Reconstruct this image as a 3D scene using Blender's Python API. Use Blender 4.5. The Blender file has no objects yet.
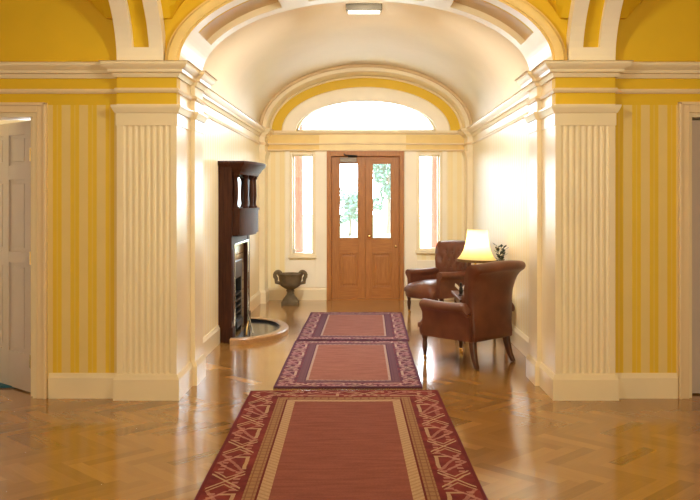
import bpy, bmesh, math, random
from mathutils import Vector, Matrix
random.seed(7)
S = bpy.context.scene
C = S.collection
PI = math.pi
R = math.radians

# ------------------------------------------------------------------ camera
cam = bpy.data.cameras.new('camera')
cam.sensor_width = 36.0
cam.lens = 36.0 * 850 / 700
cam.shift_x = -16 / 700
cam.shift_y = -50 / 700
cam.clip_start = 0.02
cam.clip_end = 300
camo = bpy.data.objects.new('camera', cam)
camo.location = (0, 0, 1.5)
camo.rotation_euler = (R(90), 0, 0)
C.objects.link(camo)
S.camera = camo
# ------------------------------------------------------------------ world
W = bpy.data.worlds.new('world')
S.world = W
W.use_nodes = True
nt = W.node_tree
nt.nodes.clear()
bg = nt.nodes.new('ShaderNodeBackground')
bg.inputs[0].default_value = (0.76, 0.89, 1.0, 1)
bg.inputs[1].default_value = 13.0
wo = nt.nodes.new('ShaderNodeOutputWorld')
nt.links.new(bg.outputs[0], wo.inputs[0])


def light(name, kind, loc, rot=(0, 0, 0), energy=100, color=(1, 1, 1), size=1, sy=None, portal=False):
    d = bpy.data.lights.new(name, kind)
    d.color = color
    d.energy = energy
    if kind == 'AREA':
        d.size = size
        if sy:
            d.shape = 'RECTANGLE'
            d.size_y = sy
        if portal:
            d.cycles.is_portal = True
    elif kind == 'POINT':
        d.shadow_soft_size = size
    elif kind == 'SUN':
        d.angle = R(size)
    o = bpy.data.objects.new(name, d)
    o.location = loc
    o.rotation_euler = rot
    C.objects.link(o)
    return o


# sun on the garden, from behind the house
light('sun', 'SUN', (0, 0, 20), (R(38), 0, R(35)), 1.0, (1, 0.95, 0.85), 1.0)
# fill panels added behind viewer and at cross hall ends, no real windows
light('window_light_near', 'AREA', (0, -2.3, 1.7), (R(90), 0, 0), 68, (1, 0.90, 0.62), 4.2, 2.6).data.spread = R(110)
light('window_light_left', 'AREA', (-6.2, 3.2, 1.5), (R(90), 0, R(-90)), 16, (1, 0.88, 0.62), 2.4, 2.0)
light('window_light_right', 'AREA', (6.2, 3.2, 1.5), (R(90), 0, R(90)), 16, (1, 0.88, 0.62), 2.4, 2.0)
light('window_light_study', 'AREA', (-4.2, 8.9, 1.6), (R(90), 0, R(180)), 40, (0.92, 0.96, 1.0), 1.4, 1.6)
# bodiless point light added above the frame to brighten the passage vault
light('hall_lantern', 'POINT', (0, 4.7, 3.0), (0, 0, 0), 60, (1, .90, .70), .15)
# unseen fill added above the sight line over the near arch
light('passage_lamp', 'POINT', (0, 7.55, 3.32), (0, 0, 0), 6, (1, .92, .80), .10)
sp = light('passage_spot', 'SPOT', (0, 7.6, 3.3), (R(68), 0, 0), 240, (1, .94, .85))  # spot added out of view to brighten the entrance wall
sp.data.spot_size = R(70)
sp.data.spot_blend = 1.0
sp.data.shadow_soft_size = .15
# sky portals at the openings of the entrance wall
light('portal_door', 'AREA', (0, 13.12, 1.5), (R(-90), 0, 0), 1, size=0.9, sy=1.2, portal=True)
light('portal_fan', 'AREA', (0, 13.12, 2.78), (R(-90), 0, 0), 1, size=2.1, sy=0.5, portal=True)
light('portal_left', 'AREA', (-0.95, 13.12, 1.43), (R(-90), 0, 0), 1, size=0.32, sy=1.5, portal=True)
light('portal_right', 'AREA', (0.95, 13.12, 1.43), (R(-90), 0, 0), 1, size=0.32, sy=1.5, portal=True)
S.view_settings.view_transform = 'Standard'
S.view_settings.look = 'None'
S.view_settings.gamma = 1.0
S.view_settings.use_curve_mapping = False
S.view_settings.exposure = 0.36
S.cycles.max_bounces = 14
S.cycles.diffuse_bounces = 10
S.cycles.sample_clamp_indirect = 6.0
S.cycles.caustics_reflective = False


# ------------------------------------------------------------------ node helpers
class E:
    """a value socket with arithmetic"""
    def __init__(s, nt, sock):
        s.nt, s.s = nt, sock

    def _m(s, op, *a):
        n = s.nt.nodes.new('ShaderNodeMath')
        n.operation = op
        for i, v in enumerate((s,) + a):
            if isinstance(v, E):
                s.nt.links.new(v.s, n.inputs[i])
            else:
                n.inputs[i].default_value = v
        return E(s.nt, n.outputs[0])

    def __add__(s, o): return s._m('ADD', o)
    def __sub__(s, o): return s._m('SUBTRACT', o)
    def __mul__(s, o): return s._m('MULTIPLY', o)
    def __truediv__(s, o): return s._m('DIVIDE', o)
    def abs(s): return s._m('ABSOLUTE')
    def frac(s): return s._m('FRACT')
    def floor(s): return s._m('FLOOR')
    def lt(s, o): return s._m('LESS_THAN', o)
    def gt(s, o): return s._m('GREATER_THAN', o)
    def mod(s, o): return s._m('FLOORED_MODULO', o)
    def tri(s, p): return s._m('PINGPONG', p)
    def min(s, o): return s._m('MINIMUM', o)
    def max(s, o): return s._m('MAXIMUM', o)
    def sin(s): return s._m('SINE')


class MatB:
    def __init__(self, name, color=(.8, .8, .8), rough=.5, metal=0, spec=None, coat=0):
        self.m = bpy.data.materials.new(name)
        self.m.use_nodes = True
        self.nt = self.m.node_tree
        self.b = self.nt.nodes['Principled BSDF']
        self.b.inputs['Base Color'].default_value = (*color, 1)
        self.b.inputs['Roughness'].default_value = rough
        self.b.inputs['Metallic'].default_value = metal
        if spec is not None:
            self.b.inputs['Specular IOR Level'].default_value = spec
        if coat:
            self.b.inputs['Coat Weight'].default_value = coat
            self.b.inputs['Coat Roughness'].default_value = 0.1

    def coord(self, which='Object'):
        n = self.nt.nodes.new('ShaderNodeTexCoord')
        return n.outputs[which]

    def xyz(self, which='Object'):
        n = self.nt.nodes.new('ShaderNodeSeparateXYZ')
        self.nt.links.new(self.coord(which), n.inputs[0])
        return [E(self.nt, n.outputs[i]) for i in range(3)]

    def noise(self, scale, detail=3, stretch=(1, 1, 1), which='Object', vec=None, rough=.5):
        mp = self.nt.nodes.new('ShaderNodeMapping')
        mp.inputs['Scale'].default_value = stretch
        self.nt.links.new(vec if vec is not None else self.coord(which), mp.inputs[0])
        n = self.nt.nodes.new('ShaderNodeTexNoise')
        n.inputs['Scale'].default_value = scale
        n.inputs['Detail'].default_value = detail
        n.inputs['Roughness'].default_value = rough
        self.nt.links.new(mp.outputs[0], n.inputs['Vector'])
        return E(self.nt, n.outputs['Fac'])

    def col(self, c):
        n = self.nt.nodes.new('ShaderNodeRGB')
        n.outputs[0].default_value = (*c, 1)
        return n.outputs[0]

    def mix(self, fac, a, b):
        n = self.nt.nodes.new('ShaderNodeMix')
        n.data_type = 'RGBA'
        if isinstance(fac, E):
            self.nt.links.new(fac.s, n.inputs[0])
        else:
            n.inputs[0].default_value = fac
        for v, i in ((a, 6), (b, 7)):
            if isinstance(v, tuple):
                n.inputs[i].default_value = (*v, 1)
            else:
                self.nt.links.new(v, n.inputs[i])
        return n.outputs[2]

    def ramp(self, fac, lo, hi):
        n = self.nt.nodes.new('ShaderNodeMapRange')
        self.nt.links.new(fac.s, n.inputs[0])
        n.inputs[1].default_value = lo
        n.inputs[2].default_value = hi
        return E(self.nt, n.outputs[0])

    def base(self, sock):
        self.nt.links.new(sock, self.b.inputs['Base Color'])

    def bump(self, h, strength=.2, dist=.01):
        n = self.nt.nodes.new('ShaderNodeBump')
        n.inputs['Strength'].default_value = strength
        n.inputs['Distance'].default_value = dist
        self.nt.links.new(h.s, n.inputs['Height'])
        self.nt.links.new(n.outputs[0], self.b.inputs['Normal'])


def plain(name, c, rough, var=.08, scale=6, metal=0, bump=0, spec=None, coat=0, stretch=(1, 1, 1)):
    b = MatB(name, c, rough, metal, spec, coat)
    n = b.noise(scale, 3, stretch)
    d = tuple(x * (1 - var) for x in c)
    u = tuple(min(1, x * (1 + var)) for x in c)
    b.base(b.mix(b.ramp(n, .3, .7), d, u))
    if bump:
        b.bump(b.noise(scale * 8, 2, stretch), bump, .004)
    return b.m


def stripes(name, a, c, axis, period, phase, rough=.5):
    b = MatB(name, a, rough, spec=.35)
    v = b.xyz()[axis]
    f = ((v + (phase + 100 * period)) / period).frac()
    n = b.noise(5)
    st = f.lt(.5)
    col = b.mix(st, a, c)
    thin = (f - .75).abs().lt(.035)
    col = b.mix(thin * .35, col, c)
    col = b.mix(b.ramp(n, .3, .7) * .08, col, tuple(x * .7 for x in a))
    b.base(col)
    return b.m


YEL = (.74, .505, .016)
M = {}
M['yellow'] = plain('yellow_paint', YEL, .55, .05, 2)
M['gold'] = plain('gold_paint', (.80, .60, .22), .45, .05)
M['white'] = plain('ivory_gloss_paint', (.86, .77, .56), .28, .03, 3)
M['whiteflat'] = plain('ivory_paint', (.93, .88, .75), .5, .03, 3)
M['recess'] = plain('tan_paint', (.70, .54, .32), .5, .04, 3)
M['vault'] = plain('cream_ceiling_paint', (.93, .85, .69), .6, .03, 1.5)
M['stripe_front'] = stripes('yellow_stripe_paper', (.78, .545, .045), (.78, .62, .26), 0, .133, .045, .5)
M['stripe_hall'] = stripes('pale_stripe_paper', (.90, .78, .48), (.92, .84, .62), 1, .133, 0, .38)  # same paper as the front wall, glare put into paler colours
M['back'] = stripes('cream_stripe_paper', (.90, .78, .46), (.92, .84, .60), 0, .133, .03, .5)
M['casing'] = plain('cream_casing_paint', (.80, .66, .44), .35, .03, 3)
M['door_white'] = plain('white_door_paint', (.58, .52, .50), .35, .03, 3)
M['black'] = plain('black_iron', (.012, .012, .013), .35, .2, 20)
M['steel'] = plain('polished_steel', (.75, .75, .74), .12, .05, 8, metal=1)
M['brass'] = plain('brass', (.72, .50, .20), .22, .08, 8, metal=1)
M['slate'] = plain('slate_hearth', (.05, .055, .065), .15, .2, 6)
M['stone'] = plain('weathered_stone', (.14, .105, .06), .85, .35, 9, bump=.5)
M['plaster'] = plain('plaster', (.8, .74, .62), .7, .03)
M['terracotta'] = plain('terracotta_column', (.33, .07, .045), .8, .12, 7)
M['gravel'] = plain('pale_gravel', (.78, .75, .68), .9, .1, 30)
M['grass'] = plain('lawn_grass', (.17, .22, .10), .9, .2, 3)
M['leaf'] = plain('tree_leaf', (.06, .15, .115), .6, .3, 3)
M['darkleaf'] = plain('dark_leaf', (.03, .045, .02), .5, .3, 12)
M['bark'] = plain('bark', (.10, .07, .05), .9, .2, 9)
M['blue'] = plain('blue_pile', (.03, .14, .22), .95, .25, 30)
M['porcelain'] = plain('porcelain', (.78, .74, .70), .15, .04)
M['dim'] = plain('bronze_fitting', (.10, .075, .03), .5, .1)
M['button'] = plain('leather_button', (.11, .03, .015), .35, .1, 20)
M['mirror'] = plain('mirror_glass', (.85, .86, .86), .03, .01, metal=1)


def wood(name, lo, hi, rough, axis, coat=.3, scale=5):
    b = MatB(name, lo, rough, coat=coat)
    st = [14, 14, 14]
    st[axis] = .9
    n = b.noise(scale, 5, tuple(st), rough=.6)
    b.base(b.mix(b.ramp(n, .32, .68), lo, hi))
    return b.m


M['door_wood'] = wood('oak_door_wood', (.33, .115, .018), (.46, .185, .036), .45, 2, 0)
M['door_wood_h'] = wood('oak_door_rail_wood', (.33, .115, .018), (.46, .185, .036), .45, 0, 0)
M['mahogany'] = wood('dark_mahogany', (.030, .009, .005), (.075, .024, .012), .5, 2, 0)
M['mahogany'].node_tree.nodes['Principled BSDF'].inputs['Specular IOR Level'].default_value = .18
M['oak_rim'] = wood('oak_fender', (.34, .19, .085), (.48, .29, .14), .3, 1, .3)
M['leg_wood'] = wood('turned_leg_wood', (.05, .016, .008), (.10, .033, .014), .28, 2, .3)


def leather():
    b = MatB('brown_leather', (.16, .05, .022), .36, spec=.5)
    n = b.noise(7, 4)
    b.base(b.mix(b.ramp(n, .3, .7), (.105, .033, .018), (.165, .054, .027)))
    b.bump(b.noise(160, 2), .12, .003)
    return b.m


M['leather'] = leather()


def glass():
    m = bpy.data.materials.new('clear_pane_glass')
    m.use_nodes = True
    t = m.node_tree
    t.nodes.clear()
    o = t.nodes.new('ShaderNodeOutputMaterial')
    tr = t.nodes.new('ShaderNodeBsdfTransparent')
    tr.inputs[0].default_value = (.96, .98, .98, 1)
    gl = t.nodes.new('ShaderNodeBsdfGlossy')
    gl.inputs['Roughness'].default_value = .02
    fr = t.nodes.new('ShaderNodeFresnel')
    fr.inputs[0].default_value = 1.45
    mx = t.nodes.new('ShaderNodeMixShader')
    t.links.new(fr.outputs[0], mx.inputs[0])
    t.links.new(tr.outputs[0], mx.inputs[1])
    t.links.new(gl.outputs[0], mx.inputs[2])
    t.links.new(mx.outputs[0], o.inputs[0])
    return m


M['glass'] = glass()


def emit(name, c, st, base=None):
    b = MatB(name, base or c, .6)
    b.b.inputs['Emission Color'].default_value = (*c, 1)
    b.b.inputs['Emission Strength'].default_value = st
    return b.m


def shade_mat():
    m = bpy.data.materials.new('parchment_shade')
    m.use_nodes = True
    t = m.node_tree
    b = t.nodes['Principled BSDF']
    b.inputs['Base Color'].default_value = (.9, .78, .45, 1)
    b.inputs['Roughness'].default_value = .8
    tl = t.nodes.new('ShaderNodeBsdfTranslucent')
    tl.inputs[0].default_value = (.95, .80, .42, 1)
    mx = t.nodes.new('ShaderNodeMixShader')
    mx.inputs[0].default_value = .6
    t.links.new(b.outputs[0], mx.inputs[1])
    t.links.new(tl.outputs[0], mx.inputs[2])
    t.links.new(mx.outputs[0], t.nodes['Material Output'].inputs[0])
    return m


M['shade'] = shade_mat()
M['diffuser'] = emit('lit_diffuser', (1, .93, .80), 2.0)


def floor_mat():
    b = MatB('herringbone_parquet', (.4, .2, .06), .2, spec=.5)
    at = b.nt.nodes.new('ShaderNodeAttribute')
    at.attribute_name = 'tone'
    tone = E(b.nt, at.outputs['Fac'])
    uv = b.coord('UV')
    g = b.noise(5, 4, (1.2, 16, 1), vec=uv, rough=.6)
    f = tone * .75 + g * .4 - .08
    c = b.mix(b.ramp(f, 0, 1), (.22, .108, .026), (.46, .245, .072))
    b.base(c)
    w = b.noise(2.5, 3)
    rg = w * .12 + .10
    b.nt.links.new(rg.s, b.b.inputs['Roughness'])
    b.bump(b.noise(1.7, 2), .012, .01)
    b.b.inputs['Coat Weight'].default_value = .4
    b.b.inputs['Coat Roughness'].default_value = .12
    return b.m


M['floor'] = floor_mat()


def rug_mat(name, hw, hl, kind):
    b = MatB(name, (.3, .06, .05), .95, spec=.1)
    x, y, z = b.xyz()
    ax, ay = x.abs(), y.abs()
    dx, dy = ax * -1 + hw, ay * -1 + hl
    d = dx.min(dy)                       # distance from the edge
    side = dx.lt(dy)                     # 1 on the long borders
    s = y * side + x * (side * -1 + 1)   # along the border
    ns = b.noise(9, 4)
    nf = b.noise(90, 2, (1, 1, 1))
    if kind == 'big':
        red, dark, tan, cream = (.23, .042, .042), (.14, .022, .026), (.33, .19, .10), (.50, .34, .22)
        field1, field2 = (.22, .070, .056), (.29, .102, .080)
        B1, B2, B3 = .235, .305, .37
        p = .62
    else:
        red, dark, tan, cream = (.20, .058, .085), (.11, .045, .085), (.17, .085, .12), (.52, .38, .34)
        field1, field2 = (.27, .105, .088), (.37, .165, .14)
        B1, B2, B3 = .17, .235, .262
        p = .46
    wob = (b.noise(14, 2) - .5) * .03
    u = (s + 50 * p) / p
    fu = u.frac()
    # zigzag vine, chevrons, stepped hooks in the main border
    zz = fu.tri(.5) * (B1 * 1.25) + B1 * .18
    zig = (d - zz + wob).abs().lt(.012)
    f2 = (u * 2).frac() - .5
    ch = ((d - B1 * .5) * 1.6 + wob).abs()
    chev = ((f2.abs() * (p / 2) - ch * .8 + .0).abs()).lt(.011)
    chev2 = ((f2.abs() * (p / 2) - ch * .8 - .05).abs()).lt(.009)
    inb = (d - B1 * .5).abs().lt(B1 * .38)
    comb = ((u * 11).frac()).lt(.5) * (d - B1 * .72 - wob).abs().lt(.018) * fu.lt(.55)
    comb2 = ((u * 11).frac()).lt(.5) * (d - B1 * .30 - wob).abs().lt(.018) * fu.gt(.45)
    c = b.mix(b.ramp(ns, .35, .65), dark, red)
    pink = (.48, .24, .20) if kind == 'big' else (.46, .26, .30)
    h1 = fu.lt(.5)
    h2 = fu.gt(.5)
    brk = ((d - B1 * .80 - wob * .5).abs().lt(.011) * fu.gt(.56) * fu.lt(.92)).max((fu - .92).abs().lt(.018) * d.gt(B1 * .45) * d.lt(B1 * .84))
    wv = (f2.abs() * .24 + B1 * .12 + wob - d).abs().lt(.012) * h2
    c = b.mix(zig * inb * h2 * .55, c, pink)
    c = b.mix(chev * inb * h1 * .9, c, cream)
    c = b.mix(chev2 * inb * h1 * .8, c, cream)
    c = b.mix(brk * .85, c, cream)
    c = b.mix(wv * .7, c, pink)
    c = b.mix(comb.max(comb2) * .7, c, pink)
    c = b.mix(d.lt(.02), c, dark)
    # inner guard bands
    g1 = d.gt(B1)
    bricks = ((s / .06).frac()).lt(.22).max(((d / .035).frac()).lt(.2))
    cc = b.mix(bricks * .5, tan, dark)
    c = b.mix(g1, c, cc)
    g2 = d.gt(B2)
    dash = ((s / .05 + d / .05).frac()).lt(.4)
    cc = b.mix(dash * .55, cream, tan)
    c = b.mix(g2, c, cc)
    edge = (d - B2).abs().lt(.006)
    c = b.mix(edge, c, dark)
    g3 = d.gt(B3)
    streak = b.noise(4, 4, (1, 7, 1))
    ff = b.mix(b.ramp(streak, .3, .7), field1, field2)
    c = b.mix(g3, c, ff)
    c = b.mix(b.ramp(nf, .35, .75) * .22, c, (.07, .02, .018))
    b.base(c)
    b.bump(b.noise(220, 2), .4, .004)
    return b.m


# ------------------------------------------------------------------ mesh helpers
def tag(o, label=None, cat=None, group=None, kind=None):
    if label: o['label'] = label
    if cat: o['category'] = cat
    if group: o['group'] = group
    if kind: o['kind'] = kind
    return o


def empty(name, loc=(0, 0, 0), rz=0, parent=None):
    o = bpy.data.objects.new(name, None)
    o.location = loc
    o.rotation_euler = (0, 0, rz)
    o.empty_display_size = .1
    C.objects.link(o)
    if parent: o.parent = parent
    return o


def obj(name, bm, mats, parent=None, smooth=False, recalc=True, angle=40):
    if recalc:
        bmesh.ops.recalc_face_normals(bm, faces=bm.faces[:])
    me = bpy.data.meshes.new(name)
    bm.to_mesh(me)
    bm.free()
    for m in (mats if isinstance(mats, (list, tuple)) else [mats]):
        me.materials.append(m)
    if smooth:
        me.polygons.foreach_set('use_smooth', [True] * len(me.polygons))
        try:
            me.set_sharp_from_angle(angle=R(angle))
        except Exception:
            pass
    o = bpy.data.objects.new(name, me)
    C.objects.link(o)
    if parent: o.parent = parent
    return o


def bx(bm, x0, x1, y0, y1, z0, z1, mi=0, bev=0):
    t = bmesh.new()
    vs = [t.verts.new(p) for p in ((x0, y0, z0), (x1, y0, z0), (x1, y1, z0), (x0, y1, z0), (x0, y0, z1), (x1, y0, z1), (x1, y1, z1), (x0, y1, z1))]
    for f in ((0, 3, 2, 1), (4, 5, 6, 7), (0, 1, 5, 4), (1, 2, 6, 5), (2, 3, 7, 6), (3, 0, 4, 7)):
        t.faces.new([vs[i] for i in f])
    if bev:
        bmesh.ops.bevel(t, geom=t.edges[:], offset=bev, segments=2, affect='EDGES', profile=.7)
    for f in t.faces: f.material_index = mi
    merge(bm, t)
    return bm


def merge(bm, t, mat=None):
    mp = {}
    t.verts.index_update()
    for v in t.verts:
        mp[v] = bm.verts.new(mat @ v.co if mat else v.co)
    for f in t.faces:
        try:
            g = bm.faces.new([mp[v] for v in f.verts])
            g.material_index = f.material_index
        except ValueError:
            pass
    t.free()


def box(*a, **k):
    return bx(bmesh.new(), *a, **k)


def lathe(bm, prof, cx=0, cy=0, seg=24, mi=0, cap=True, fac=None, rot=0):
    rings = []
    for r, z in prof:
        ring = []
        for i in range(seg):
            a = 2 * PI * i / seg + rot
            rr = max(r, 1e-4) * (fac(a) if fac else 1)
            ring.append(bm.verts.new((cx + rr * math.cos(a), cy + rr * math.sin(a), z)))
        rings.append(ring)
    for a, b in zip(rings, rings[1:]):
        for i in range(seg):
            f = bm.faces.new((a[i], a[(i + 1) % seg], b[(i + 1) % seg], b[i]))
            f.material_index = mi
    if cap:
        bm.faces.new(rings[0]).material_index = mi
        bm.faces.new(rings[-1]).material_index = mi
    return bm


def tube(bm, pts, rad, seg=10, mi=0):
    pts = [Vector(p) for p in pts]
    n = len(pts)
    rads = rad if isinstance(rad, (list, tuple)) else [rad] * n
    rings = []
    up = None
    for i, p in enumerate(pts):
        t = (pts[min(i + 1, n - 1)] - pts[max(i - 1, 0)]).normalized()
        if up is None:
            up = Vector((0, 0, 1)) if abs(t.z) < .9 else Vector((1, 0, 0))
        s = t.cross(up).normalized()
        up = s.cross(t).normalized()
        rings.append([bm.verts.new(p + (s * math.cos(2 * PI * k / seg) + up * math.sin(2 * PI * k / seg)) * rads[i]) for k in range(seg)])
    for a, b in zip(rings, rings[1:]):
        for k in range(seg):
            bm.faces.new((a[k], a[(k + 1) % seg], b[(k + 1) % seg], b[k])).material_index = mi
    bm.faces.new(rings[0]).material_index = mi
    bm.faces.new(rings[-1]).material_index = mi
    return bm


def sweep(bm, prof, path, sgn=1, mi=0):
    """prof: closed list of (out, z); path: XY points, room to the right of travel (sgn=1)."""
    P = [Vector((p[0], p[1])) for p in path]
    n = len(P)
    offs = []
    for i in range(n):
        ns = []
        for j in (i - 1, i):
            if 0 <= j < n - 1:
                d = (P[j + 1] - P[j]).normalized()
                ns.append(Vector((d.y, -d.x)) * sgn)
        if len(ns) == 2:
            m = ns[0] + ns[1]
            m = m / max(.2, m.dot(ns[0]))
        else:
            m = ns[0]
        offs.append(m)
    rings = [[bm.verts.new((P[i].x + offs[i].x * o, P[i].y + offs[i].y * o, z)) for o, z in prof] for i in range(n)]
    k = len(prof)
    for a, b in zip(rings, rings[1:]):
        for i in range(k):
            bm.faces.new((a[i], a[(i + 1) % k], b[(i + 1) % k], b[i])).material_index = mi
    bm.faces.new(rings[0]).material_index = mi
    bm.faces.new(rings[-1]).material_index = mi
    return bm


def arch_ring(bm, prof, a, b, zc, t0=0, t1=180, seg=72, mi=0, cx=0):
    """sweep closed profile (dr, y) along a half ellipse in the XZ plane"""
    rings = []
    for i in range(seg + 1):
        t = R(t0 + (t1 - t0) * i / seg)
        rings.append([bm.verts.new((cx + (a + dr) * math.cos(t), y, zc + (b + dr) * math.sin(t))) for dr, y in prof])
    k = len(prof)
    for p, q in zip(rings, rings[1:]):
        for i in range(k):
            bm.faces.new((p[i], p[(i + 1) % k], q[(i + 1) % k], q[i])).material_index = mi
    bm.faces.new(rings[0]).material_index = mi
    bm.faces.new(rings[-1]).material_index = mi
    return bm


def coffer_arch(P, tvals, svals, isco, depth, mi_rec=1):
    """soffit with sunken panels.  P(t, s, d) -> point; isco(ti, si) -> sunken?"""
    bm = bmesh.new()
    nt_, ns_ = len(tvals) - 1, len(svals) - 1
    D = lambda i, j: depth if (0 <= i < nt_ and 0 <= j < ns_ and isco((tvals[i] + tvals[i + 1]) / 2, j)) else 0

    def q(pts, mi):
        try:
            bm.faces.new([bm.verts.new(p) for p in pts]).material_index = mi
        except ValueError:
            pass
    for i in range(nt_):
        for j in range(ns_):
            d = D(i, j)
            t0, t1, s0, s1 = tvals[i], tvals[i + 1], svals[j], svals[j + 1]
            q([P(t0, s0, d), P(t1, s0, d), P(t1, s1, d), P(t0, s1, d)], mi_rec if d else 0)
            e = D(i + 1, j)
            if e != d: q([P(t1, s0, d), P(t1, s0, e), P(t1, s1, e), P(t1, s1, d)], 0)
            e = D(i, j + 1)
            if e != d: q([P(t0, s1, d), P(t0, s1, e), P(t1, s1, e), P(t1, s1, d)], 0)
    for s in (svals[0], svals[-1]):           # rib sides
        for t0, t1 in zip(tvals, tvals[1:]):
            q([P(t0, s, 0), P(t0, s, .11), P(t1, s, .11), P(t1, s, 0)], 2)
    for t0, t1 in zip(tvals, tvals[1:]):      # rib top
        q([P(t0, svals[0], .11), P(t0, svals[-1], .11), P(t1, svals[-1], .11), P(t1, svals[0], .11)], 0)
    bmesh.ops.remove_doubles(bm, verts=bm.verts[:], dist=1e-5)
    return bm


def struct(o, label=None):
    o['kind'] = 'structure'
    if label: o['label'] = label
    return o


# ------------------------------------------------------------------ dimensions
F0, F1 = 6.375, 6.44           # pilaster face and wall face of the cross hall
HB = 12.75                     # entrance wall face
HW = 1.55                      # half width of the passage
ZS, ZC = 2.53, 2.42            # cornice top and bottom
CX0, CY0 = 6.3, -2.4           # cross hall extents

# ------------------------------------------------------------------ floor
def herringbone():
    bm = bmesh.new()
    ly = bm.loops.layers.uv.new('UVMap')
    tone = bm.faces.layers.float.new('tone')
    Wd, L = .085, .425
    a = Vector((Wd, -Wd))
    b = Vector((L, L))
    rot = Matrix.Rotation(R(45), 2)
    for i in range(-170, 171):
        for j in range(-40, 41):
            o = a * i + b * j
            for k in (0, 1):
                q = [(0, 0), (L, 0), (L, Wd), (0, Wd)] if k == 0 else [(L, 0), (L + Wd, 0), (L + Wd, L), (L, L)]
                pts = [rot @ (o + Vector(p)) + Vector((0, 6)) for p in q]
                c = sum(pts, Vector((0, 0))) / 4
                if not ((abs(c.x) < CX0 + .1 and CY0 - .2 < c.y < 6.9) or (abs(c.x) < 1.9 and c.y < 12.95) or (-5.2 < c.x < -1.6 and c.y < 9.2)) or c.y > 12.95 or c.y < CY0 - .2 or abs(c.x) > CX0 + .1:
                    continue
                f = bm.faces.new([bm.verts.new((p.x, p.y, 0)) for p in pts])
                f[tone] = random.gauss(.5, .22) + (.12 if k else -.05)
                ou = random.random() * 20
                for l, (u, v) in zip(f.loops, q):
                    l[ly].uv = ((u, v + ou) if k == 0 else (v, u + ou))
    return obj('floor', bm, M['floor'], recalc=False)


struct(herringbone(), 'polished oak herringbone parquet floor')

# ------------------------------------------------------------------ walls
ARA, ARB = 1.40, .66           # near arch intrados
VA, VB = 1.55, .94             # vault


def ell_wall(bm, a, b, zc, y0, y1, ztop, xs, mi=0, seg=60):
    """wall above an elliptical opening"""
    pts = [(a * math.cos(PI * i / seg), zc + b * math.sin(PI * i / seg)) for i in range(seg + 1)]
    full = [(xs, zc)] + pts + [(-xs, zc)]
    for (xa, za), (xb, zb) in zip(full, full[1:]):
        v = [bm.verts.new(p) for p in ((xa, y0, za), (xb, y0, zb), (xb, y0, ztop), (xa, y0, ztop), (xa, y1, za), (xb, y1, zb), (xb, y1, ztop), (xa, y1, ztop))]
        for f in ((0, 1, 2, 3), (5, 4, 7, 6), (0, 4, 5, 1), (3, 2, 6, 7)):
            try:
                bm.faces.new([v[i] for i in f]).material_index = mi
            except ValueError:
                pass


bm = bmesh.new()
T = .26
ST = 2.22
DLx = (-3.40, -2.485)
DRx = (2.44, 3.35)
DH = 2.16
for (x0, x1) in ((-CX0, DLx[0]), (DLx[1], -1.5), (1.5, DRx[0]), (DRx[1], CX0)):
    bx(bm, x0, x1, F1, F1 + T, 0, ST, 0)
for (x0, x1) in (DLx, DRx):
    bx(bm, x0, x1, F1, F1 + T, DH, ST, 0)
bx(bm, -CX0, -1.5, F1, F1 + T, ST, ZS, 1)
bx(bm, 1.5, CX0, F1, F1 + T, ST, ZS, 1)
ell_wall(bm, ARA + .04, ARB + .04, ZS, F1, F1 + T, 4.2, CX0, 1)
struct(obj('wall_front', bm, [M['stripe_front'], M['yellow']], recalc=False), 'yellow and cream striped wall either side of the passage arch')

for nm, sg in (('wall_left', -1), ('wall_right', 1)):
    bm = bmesh.new()
    bx(bm, min(sg * HW, sg * (HW + .2)), max(sg * HW, sg * (HW + .2)), F1 + T, HB + .25, 0, 2.62, 0)
    struct(obj(nm, bm, M['stripe_hall']), 'pale cream passage wall')

# entrance wall with openings
bm = bmesh.new()
T2 = .25
y0, y1 = HB, HB + T2
dX = .575
wX0, wX1 = .795, 1.105
LW = (.68, 2.18)
RW = (.75, 2.18)
ZL = 2.535
bx(bm, -HW - .2, -wX1, y0, y1, 0, ZL)
bx(bm, wX1, HW + .2, y0, y1, 0, ZL)
bx(bm, -wX0, -dX, y0, y1, 0, ZL)
bx(bm, dX, wX0, y0, y1, 0, ZL)
bx(bm, -dX, dX, y0, y1, 2.22, ZL)
for sg, (a_, b_) in ((-1, LW), (1, RW)):
    xa, xb = sorted((sg * wX0, sg * wX1))
    bx(bm, xa, xb, y0, y1, 0, a_)
    bx(bm, xa, xb, y0, y1, b_, ZL)
ell_wall(bm, 1.05, .50, ZL, y0, y1, 3.75, HW + .2, 1)
struct(obj('wall_back', bm, [M['back'], M['yellow']], recalc=False), 'entrance wall with door, side lights and fanlight')

# outer shell of the cross hall
struct(obj('wall_far_left', box(-CX0 - .1, -CX0, CY0, F1 + T, 0, 4.2), M['yellow']), 'end wall of the cross hall')
struct(obj('wall_far_right', box(CX0, CX0 + .1, CY0, F1 + T, 0, 4.2), M['yellow']), 'end wall of the cross hall')
struct(obj('wall_near', box(-CX0, CX0, CY0 - .1, CY0, 0, 4.2), M['yellow']), 'wall behind the viewer')
# next room beyond the open white door
bm = bmesh.new()
bx(bm, -5.2, -5.1, F1 + T, 9.1, 0, 2.8)
bx(bm, -5.2, -HW - .2, 9.0, 9.1, 0, 2.8)
bx(bm, -5.2, -HW - .2, F1 + T, 9.1, 2.8, 2.9)
struct(obj('wall_study', bm, M['plaster']), 'pale walls of the next room')

bm = bmesh.new()  # unseen box added to stop sky light leaking round the right door
bx(bm, 4.6, 4.7, F1 + T, 8.0, -.05, 2.8)
bx(bm, HW + .2, 4.7, 7.9, 8.0, -.05, 2.8)
bx(bm, HW + .2, 4.7, F1 + T, 8.0, 2.8, 2.9)
bx(bm, HW + .2, 4.7, F1 + T, 8.0, -.12, -.02)
struct(obj('wall_closet', bm, M['plaster']), 'walls behind the right doorway')

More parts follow.
